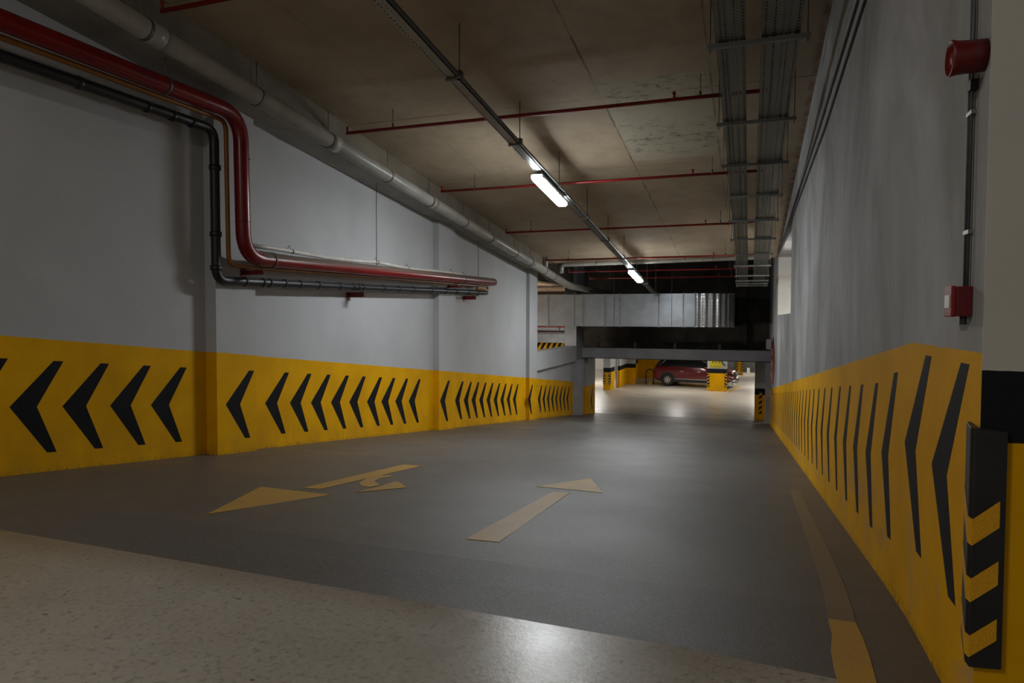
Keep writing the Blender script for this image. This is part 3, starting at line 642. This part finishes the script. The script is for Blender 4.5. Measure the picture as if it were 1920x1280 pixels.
# ------------------------------------------------------------------ side gallery seen through the opening
b = MB().box(-20, XL-.30, 14, 25.3, -2.65, -2.4); struct(b.build('gallery_floor', M['lowfloor']), 'pale floor below the side gallery')
b = MB().box(-20, XL-.30, 14, 26, U(1.05), U(1.3)); struct(b.build('gallery_ceiling', M['tan']), 'warm lit ceiling beyond the side opening')
b = MB().box(-20, -6.0, 26, 26.3, U(.80), U(1.9)); struct(b.build('gallery_beam', M['void']), 'dark beam at the far edge of the gallery ceiling')
b = MB().box(-26, -5.9, 47, 47.3, -2.4, 2.6); gw = struct(b.build('gallery_far_wall', M['white_rev']), 'pale far wall behind the pipes of the gallery')
b = MB().box(-15.0, -11.2, 46.0, 47, U(-1.78), U(-1.06)); struct(b.build('gallery_fascia', M['gray_mid']), 'grey beam above the small distant chevrons')
b = MB().box(-14.8, -11.2, 46.5, 46.99, -2.4, U(-1.75)); gy = struct(b.build('gallery_chevron_wall', M['gal_yel']), 'distant yellow wall with black chevrons')
b = MB().box(-15.4, -14.8, 46.3, 46.9, -2.4, U(-1.1)); struct(b.build('gallery_pillar', M['white_rev']), 'white pillar left of the distant chevrons')
for k in range(9):
    x = -14.75+.40*k; z = U(-2.33); b = MB()
    b.prism([(x, z), (x+.30, z+.55), (x+.47, z+.55), (x+.20, z)], 'y', 46.495, 46.50); b.prism([(x, z), (x+.20, z), (x+.42, z-.5), (x+.28, z-.5)], 'y', 46.495, 46.50); b.build('painted_chevron', M['black_paint'], gy)
for i, (z, r, m, lab) in enumerate(((-.62, .05, 'red_paint', 'thin red pipe across the distant gallery, uppermost'), (-.90, .035, 'dark_conduit', 'dark pipe across the distant gallery above the fascia'), (-.98, .04, 'red_dark', 'dull red pipe across the distant gallery just above the fascia'))):
    t = thing('gallery_pipe', (-13, 45.2, U(z)), lab, 'pipe', 'pipes in the distant gallery'); MB().tube([(-20, 45.2+.2*i, U(z)), (-9, 45.2+.2*i, U(z-.03))], r, 8).build('pipe', M[m], t)
    MB().tube([(-12.6, 45.2+.2*i, U(z)), (-12.6, 45.2+.2*i, U(1.0))], .02, 6).build('hanger_rod', M['rod'], t)

# ------------------------------------------------------------------ lower parking level
LF = -2.40
b = MB().box(-6.0, 8, 25.55, 62, U(-.75), U(-.5)).box(-26, -6.0, 26.3, 62, U(2.0), U(2.3)); struct(b.build('lower_ceiling', M['gray_beam']), 'ceiling of the lower parking level')
b = MB().box(-6.62, -6.40, 34.9, 41.2, LF, U(-.75)).box(-6.62, -5.9, 37.0, 37.02, LF, U(-.75)) ; struct(b.build('lower_side_wall', M['low_wall']), 'yellow based wall left of the parked car')
b = MB().box(-6.6, -1.6, 41.0, 41.3, LF, U(-.75)); struct(b.build('lower_back_wall', M['low_yel']), 'yellow wall behind the parked car')
b = MB().box(-6.4, 6, 34.95, 35.55, U(-1.62), U(-.75)); struct(b.build('lower_beam', M['gray_beam']), 'downstand beam along the column line of the lower level')
b = MB().box(-1.0, 8, 48, 48.3, LF, U(-.75)); struct(b.build('lower_dark_wall', M['void']), 'dark far wall of the lower level')
def guards(t, x0, x1, y0, z0, side=(0, 1), w=.10, z1=None):
    z1 = z1 or .86
    for s in side:
        xa = x0-.012 if s == 0 else x1-w; xb = x0+w if s == 0 else x1+.012
        g_ = MB().box(xa, xb, y0-.014, y0+.10, LF+z0, LF+z1).build('corner_guard', M['rubber'], t)
        n = 4; h = (z1-z0)/n
        for k in range(n):
            zz_ = LF+z0+h*(k+.3); d = .07 if s == 0 else -.07
            MB().prism([(xa+.002, zz_-d/2), (xb-.002, zz_+d/2), (xb-.002, zz_+d/2+h*.36), (xa+.002, zz_-d/2+h*.36)], 'y', y0-.019, y0-.013).build('reflective_stripe', M['refl'], g_)
def column(x0, x1, y0, y1, lab, sides=(0, 1), w=.1, z0=.22):
    t = thing('parking_column', ((x0+x1)/2, (y0+y1)/2, LF), lab, 'column')
    MB().box(x0, x1, y0, y1, LF, U(-.75)).build('column_shaft', M['low_wall'], t); guards(t, x0, x1, y0, z0, sides, w); return t
column(-6.96, -6.60, 33.45, 34.6, 'slim yellow and white column with two striped guards at the left of the lower level', z0=.30, w=.11)
cB = column(-1.99, -1.06, 34.9, 35.6, 'wide yellow column with a yellow notice standing in front of the red car', w=.11)
cR = column(.19, .60, 25.62, 26.2, 'grey and yellow column with one striped guard just inside the portal on the right', sides=(), w=.1)
gx = MB().box(.33, .44, 25.605, 25.62, LF+.22, LF+1.0).build('corner_guard', M['rubber'], cR)
for k in range(4): MB().prism([(.332, LF+.28+.19*k), (.438, LF+.35+.19*k), (.438, LF+.42+.19*k), (.332, LF+.35+.19*k)], 'y', 25.600, 25.606).build('reflective_stripe', M['refl'], gx)
column(-.83, -.40, 45.4, 46.0, 'small distant yellow column with striped guards behind the car bonnet', w=.13)
t = thing('wall_post', (-6.53, 34.75, LF), 'slim grey post beside the yellow wall of the lower level', 'post')
MB().tube([(-6.53, 34.78, LF), (-6.53, 34.78, U(-.75))], .05, 10).build('post_shaft', M['gray_mid'], t)
t = thing('column_notice', (-1.55, 34.88, LF+1.16), 'yellow notice with black lettering on the wide yellow column', 'sign')
MB().box(-1.86, -1.28, 34.875, 34.899, LF+1.19, LF+1.75).build('notice_sheet', M['sign_yel'], t)
def text(s, loc, size, mat, parent, name):
    c = bpy.data.curves.new(name, 'FONT'); c.body = s; c.size = size; c.align_x = 'LEFT'; c.extrude = .001
    tmp = bpy.data.objects.new(name, c); me = bpy.data.meshes.new_from_object(tmp); bpy.data.objects.remove(tmp)
    me.materials.clear(); me.materials.append(mat); o = bpy.data.objects.new(name, me); COL.objects.link(o)
    o.rotation_euler = (PI/2, 0, 0); o.parent = parent; o.location = Vector(loc)-wloc(parent); return o
for word, x_, z_, sz, dx in (('A', -1.78, 1.40, .17, .1), ('k', -1.62, 1.40, .17, .1), ('mzA', -1.84, 1.22, .105, .09), ('zmna', -1.55, 1.22, .085, .068)):
    for k, ch in enumerate(word): text(ch, (x_+dx*k, 34.872, LF+z_), sz, M['black_paint'], t, 'letter')
b = MB().tube([(-1.50, 34.86, LF+1.75), (-1.44, 34.86, LF+1.48), (-1.40, 34.86, LF+1.42)], .016, 6).tube([(-1.42, 34.86, LF+1.75), (-1.34, 34.86, LF+1.52), (-1.22, 34.86, LF+1.36), (-1.12, 34.86, LF+1.26)], .02, 6)
tag(b.build('hanging_cable', M['plastic']), 'tangled black cable hanging across the yellow notice', 'cable')
t = thing('round_sign', (-6.06, 26, LF), 'dark red round sign sticking out behind the left side of the portal', 'sign')
MB().lathe([(0, -.012), (.25, -.012), (.26, 0), (.25, .012), (0, .012)], (-6.06, 26.0, U(-1.86)), 'y', 32).build('disc', M['red_dark'], t)
MB().tube([(-6.06, 26.02, LF), (-6.06, 26.02, U(-1.6))], .02, 8).build('post', M['steel'], t)
t = thing('hoop_barrier', (-4.9, 37.2, LF), 'black hooped parking barrier behind the rear of the red car', 'barrier')
pts = [(-5.38, 37.3, LF), (-5.38, 37.3, LF+.62)] + [(-5.17-.21*math.cos(a), 37.3, LF+.62+.21*math.sin(a)) for a in [PI*k/8 for k in range(1, 8)]] + [(-4.96, 37.3, LF+.62), (-4.96, 37.3, LF)]
MB().tube(pts, .03, 8).build('hoop', M['plastic'], t); MB().box(-5.17, -5.09, 37.2, 37.28, LF, LF+.14).build('yellow_foot', M['refl'], t)
t = thing('signpost', (-.1, 46.8, LF), 'small white marker post by the dark far wall of the lower level', 'post')
MB().box(-.16, .02, 46.8, 46.84, LF+.02, LF+.38).build('marker_plate', M['white'], t); MB().box(-.10, -.04, 46.84, 46.88, LF, LF+.4).build('stake', M['plastic'], t)

# ------------------------------------------------------------------ the red car (built along +x, then turned)
def build_car():
    root = thing('car', (0, 0, 0), 'red compact SUV parked sideways behind the yellow column on the lower level', 'car')
    # stations: x, half width at sill / shoulder / beltline / roof, z sill, z shoulder, z belt, z roof edge, z roof centre
    S = [(-2.10, .72, .80, .70, .60, .42, .72, .90, .96, .97),
         (-2.04, .84, .88, .78, .64, .30, .74, .98, 1.10, 1.12),
         (-1.90, .87, .905, .82, .64, .26, .76, 1.03, 1.32, 1.35),
         (-1.70, .88, .91, .84, .64, .24, .77, 1.04, 1.44, 1.48),
         (-1.30, .88, .91, .85, .66, .22, .77, 1.03, 1.51, 1.55),
         (-.70, .88, .90, .85, .67, .22, .76, 1.01, 1.54, 1.575),
         (.00, .88, .90, .85, .67, .22, .75, .99, 1.53, 1.565),
         (.45, .88, .90, .85, .66, .22, .75, .98, 1.46, 1.50),
         (.80, .88, .90, .85, .68, .22, .75, .98, 1.28, 1.31),
         (1.15, .88, .905, .84, .72, .23, .75, .97, 1.03, 1.06),
         (1.45, .88, .905, .82, .66, .24, .74, .94, .985, 1.00),
         (1.80, .87, .89, .78, .60, .26, .72, .88, .93, .95),
         (2.00, .80, .84, .72, .55, .28, .68, .80, .86, .87),
         (2.10, .62, .70, .60, .50, .32, .60, .70, .76, .77)]
    vs = []; fs = []; mi = []
    for st in S:
        x, a, b_, c, d, z1, z2, z3, z4, z5 = st
        sec = [(0, z1-.02), (a, z1), (b_*1.0, (z1+z2)/2), (b_, z2), (c, z3), (d, z4), (d*.5, z5), (0, z5)]
        full = sec + [(-p, q) for p, q in reversed(sec[1:-1])]
        vs += [(x, p, q) for p, q in full]
    n = 14
    for i in range(len(S)-1):
        for k in range(n):
            fs.append((i*n+k, i*n+(k+1) % n, (i+1)*n+(k+1) % n, (i+1)*n+k))
            m = 0
            if k in (0, 13): m = 2
            elif k in (1, 12): m = 2 if False else 0
            elif k in (4, 9) and 2 <= i <= 8: m = 1
            elif k in (5, 6, 7, 8) and i in (7, 8): m = 1
            mi.append(m)
    fs += [tuple(range(n))[::-1], tuple(range((len(S)-1)*n, len(S)*n))]; mi += [0, 0]
    me = bpy.data.meshes.new('body'); me.from_pydata(vs, [], fs)
    for m in ('car_red', 'glass', 'plastic'): me.materials.append(M[m])
    for p, m in zip(me.polygons, mi): p.material_index = m; p.use_smooth = True
    bm = bmesh.new(); bm.from_mesh(me); bmesh.ops.recalc_face_normals(bm, faces=bm.faces); bm.to_mesh(me); bm.free()
    o = bpy.data.objects.new('body', me); COL.objects.link(o); o.parent = root
    s = o.modifiers.new('sub', 'SUBSURF'); s.levels = 2; s.render_levels = 2
    for sy in (-1, 1):
        y = sy*.905
        for wx in (-1.30, 1.29):
            # wheel-arch cladding
            b = MB(); pts = []
            for k in range(17):
                a = PI*k/16; pts.append((wx-.43*math.cos(a), .36+.43*math.sin(a)))
            pts = [(wx-.43, .26)] + pts + [(wx+.43, .26)]
            b.prism(pts, 'y', sy*.86, sy*.912); b.build('wheel_arch', M['plastic'], root)
            w = MB().lathe([(.20, -.10), (.30, -.105), (.335, -.08), (.345, 0), (.335, .08), (.30, .105), (.20, .10)], (wx, sy*.84, .345), 'y', 32).build('wheel', M['tyre'], root)
            b = MB().lathe([(.205, 0), (.228, .03*sy), (.225, .085*sy), (.205, .095*sy)], (wx, sy*.84, .345), 'y', 32)
            b.build('rim', M['chrome'], w)
            b = MB()
            for k in range(10):
                a = 2*PI*k/10; u = Vector((math.cos(a), 0, math.sin(a))); v = Vector((-math.sin(a), 0, math.cos(a))); c = Vector((wx, sy*.925, .345))
                q = [c+u*.03+v*.012, c+u*.03-v*.012, c+u*.21-v*.028, c+u*.21+v*.012]; q2 = [p-Vector((0, sy*.03, 0)) for p in q]
                b.add(q+q2, [(0,1,2,3), (7,6,5,4), (0,4,5,1), (1,5,6,2), (2,6,7,3), (3,7,4,0)])
            b.lathe([(0, .015*sy), (.045, .012*sy), (.05, -.03*sy)], (wx, sy*.925, .345), 'y', 16); b.build('spokes', M['chrome'], w)
            MB().lathe([(0, 0), (.21, 0)], (wx, sy*.87, .345), 'y', 24).build('brake_shadow', M['plastic'], w)
        b = MB().box(-.90, .90, sy*.87, sy*.915, .24, .40); b.build('sill_cladding', M['plastic'], root, bevel=.01)
        b = MB().box(-.92, .90, sy*.900, sy*.921, .405, .425); b.build('sill_trim', M['chrome'], root)
        tr = [(-1.72, 1.10), (-1.35, 1.46), (-.7, 1.53), (0, 1.52), (.42, 1.44), (.80, 1.22), (1.10, 1.01)]
        MB().tube([(x, sy*(.84-.37*max(0, z-1.0)/.55*.48), z+.025) for x, z in tr], .012, 6).build('window_trim', M['chrome'], root)
        MB().box(.66, .84, sy*.88, sy*1.02, .98, 1.10).build('door_mirror', M['car_red'], root, bevel=.03)
        for x in (-.62, .28): MB().box(x, x+.18, sy*.895, sy*.925, .815, .84).build('door_handle', M['chrome'], root, bevel=.005)
        for x in (-.85, .02): MB().box(x-.004, x+.004, sy*.885, sy*.907, .42, .98).build('door_gap', M['plastic'], root)
        # headlight, fog ring, lower blade
        b = MB().prism([(1.72, .775), (2.05, .70), (2.06, .775), (1.90, .84), (1.68, .86)], 'y', sy*.60, sy*.885); b.build('headlight', M['glass'], root, bevel=.02)
        MB().tube([(1.74, sy*.890, .83), (1.95, sy*.84, .80), (2.06, sy*.70, .765)], .012, 6).build('headlight_strip', M['chrome'], root)
        MB().tube([(1.86, sy*.90, .62), (2.0, sy*.86, .61), (2.10, sy*.70, .56), (2.05, sy*.80, .47), (1.90, sy*.89, .46), (1.86, sy*.90, .62)], .014, 6).build('daytime_light_ring', M['chrome'], root)
        MB().prism([(2.03, .84), (2.16, .84), (2.16, .80), (2.03, .80)], 'y', 0, sy*.40).build('grille_bar', M['chrome'], root)
        MB().prism([(-2.12, .80), (-1.86, .80), (-1.80, .94), (-2.07, .95)], 'y', sy*.55, sy*.87).build('tail_light', M['red_dark'], root, bevel=.02)
    b = MB().prism([(-.62, .64), (.62, .64), (.5, .76), (-.5, .76)], 'x', 2.06, 2.125); b.build('upper_grille', M['plastic'], root)
    b = MB().prism([(-.66, .32), (.66, .32), (.52, .52), (-.52, .52)], 'x', 2.02, 2.115); b.build('lower_grille', M['plastic'], root)
    b = MB().tube([(1.62, -.90, .25), (1.95, -.86, .34), (2.12, -.66, .42), (2.16, 0, .40), (2.12, .66, .42), (1.95, .86, .34), (1.62, .90, .25)], .032, 8); b.build('bumper_blade', M['chrome'], root)
    b = MB().tube([(2.0, -.78, .22), (2.13, -.4, .26), (2.14, .4, .26), (2.0, .78, .22)], .022, 8); b.build('lower_lip', M['chrome'], root)
    MB().box(2.14, 2.16, -.26, .26, .50, .61).build('number_plate', M['white'], root, bevel=.005)
    MB().lathe([(0, .012), (.05, .012), (.06, 0)], (2.135, 0, .72), 'x', 20).build('round_badge', M['chrome'], root)
    b = MB().box(-1.75, -.1, .60, .64, 1.565, 1.60).box(-1.75, -.1, -.64, -.60, 1.565, 1.60); b.build('roof_rail', M['chrome'], root)
    return root
car = build_car()
car.location = (-2.72, 37.35, LF); car.rotation_euler = (0, 0, math.radians(-9))

# ------------------------------------------------------------------ lamps of the neighbouring spaces, and added fill lamps
for i, (x, y, z, m, lab) in enumerate(((-3.4, 34.15, U(-.86), 'lamp_low', 'lit batten lamp on the lower ceiling in front of the parking bay beam'), (1.6, 38, U(-.86), 'lamp_far', 'lit batten lamp on the lower ceiling to the right of the red car'),
        (-8.1, 37, U(-.86), 'lamp_far', 'lit batten lamp left of the slim striped column'), (1.8, 31.5, U(-.86), 'lamp_far', 'lit batten lamp on the lower ceiling behind the portal jamb'),
        (-11.0, 29.5, U(-.86), 'lamp_far', 'lit batten lamp to the left behind the portal side wall'), (.6, 46.0, U(-.86), 'lamp_low', 'lit batten lamp nearest the dark far wall'),
        (-12.5, 42, U(.2), 'lamp_far', 'lit batten lamp in front of the distant chevrons'), (-8.2, 20, U(-1.0), 'lamp_gal_fill', 'unseen lamp added low in the side gallery to light its ceiling'))):
    lamp_proto('ceiling_lamp', (x, y, z), lab, 'lamp', M[m], 'lamps of the lower level', hooks=False)
    if x < -6:
        for dy in (-.4, .4): MB().tube([(x, y+dy, z+.04), (x, y+dy, U(1.05) if y < 26 else U(2.0))], .008, 6).build('hanger_rod', M['rod'], bpy.data.objects[[o.name for o in bpy.data.objects if o.name.startswith('ceiling_lamp')][-1]])
lamp_proto('ceiling_lamp', (1.36, 15.0, U(1.2)), 'unseen lamp added behind the high opening to light its reveal', 'lamp', M['lamp_well_fill'], 'added lamps out of view', hooks=False)
lamp_proto('ceiling_lamp', (-3.3, -1.2, 4.3), 'unseen fill lamp added above the upper landing behind the viewer', 'lamp', M['lamp_rear_fill'], 'added lamps out of view', hooks=False)

# ------------------------------------------------------------------ world, camera
w = bpy.data.worlds.new('world'); bpy.context.scene.world = w; w.use_nodes = True
w.node_tree.nodes['Background'].inputs[0].default_value = (1.0, .92, .82, 1); w.node_tree.nodes['Background'].inputs[1].default_value = .16
yaw, pitch, roll, f = .340757, .035746, .0031847, 1258.9
F = Vector((-math.sin(yaw)*math.cos(pitch), math.cos(yaw)*math.cos(pitch), -math.sin(pitch)))
R_ = Vector((math.cos(yaw), math.sin(yaw), 0)); U_ = R_.cross(F)
R2 = R_*math.cos(roll)+U_*math.sin(roll); U2 = -R_*math.sin(roll)+U_*math.cos(roll)
cd = bpy.data.cameras.new('camera'); cam = bpy.data.objects.new('camera', cd); COL.objects.link(cam)
cam.matrix_world = Matrix(((R2.x, U2.x, -F.x, 0), (R2.y, U2.y, -F.y, 0), (R2.z, U2.z, -F.z, E0), (0, 0, 0, 1)))
cd.sensor_width = 36; cd.lens = f/1920*36; cd.clip_start = .05; cd.clip_end = 200
sc = bpy.context.scene; sc.camera = cam
sc.view_settings.view_transform = 'Standard'; sc.view_settings.look = 'None'; sc.view_settings.exposure = 0
sc.cycles.max_bounces = 8; sc.cycles.diffuse_bounces = 5; sc.cycles.sample_clamp_indirect = 4
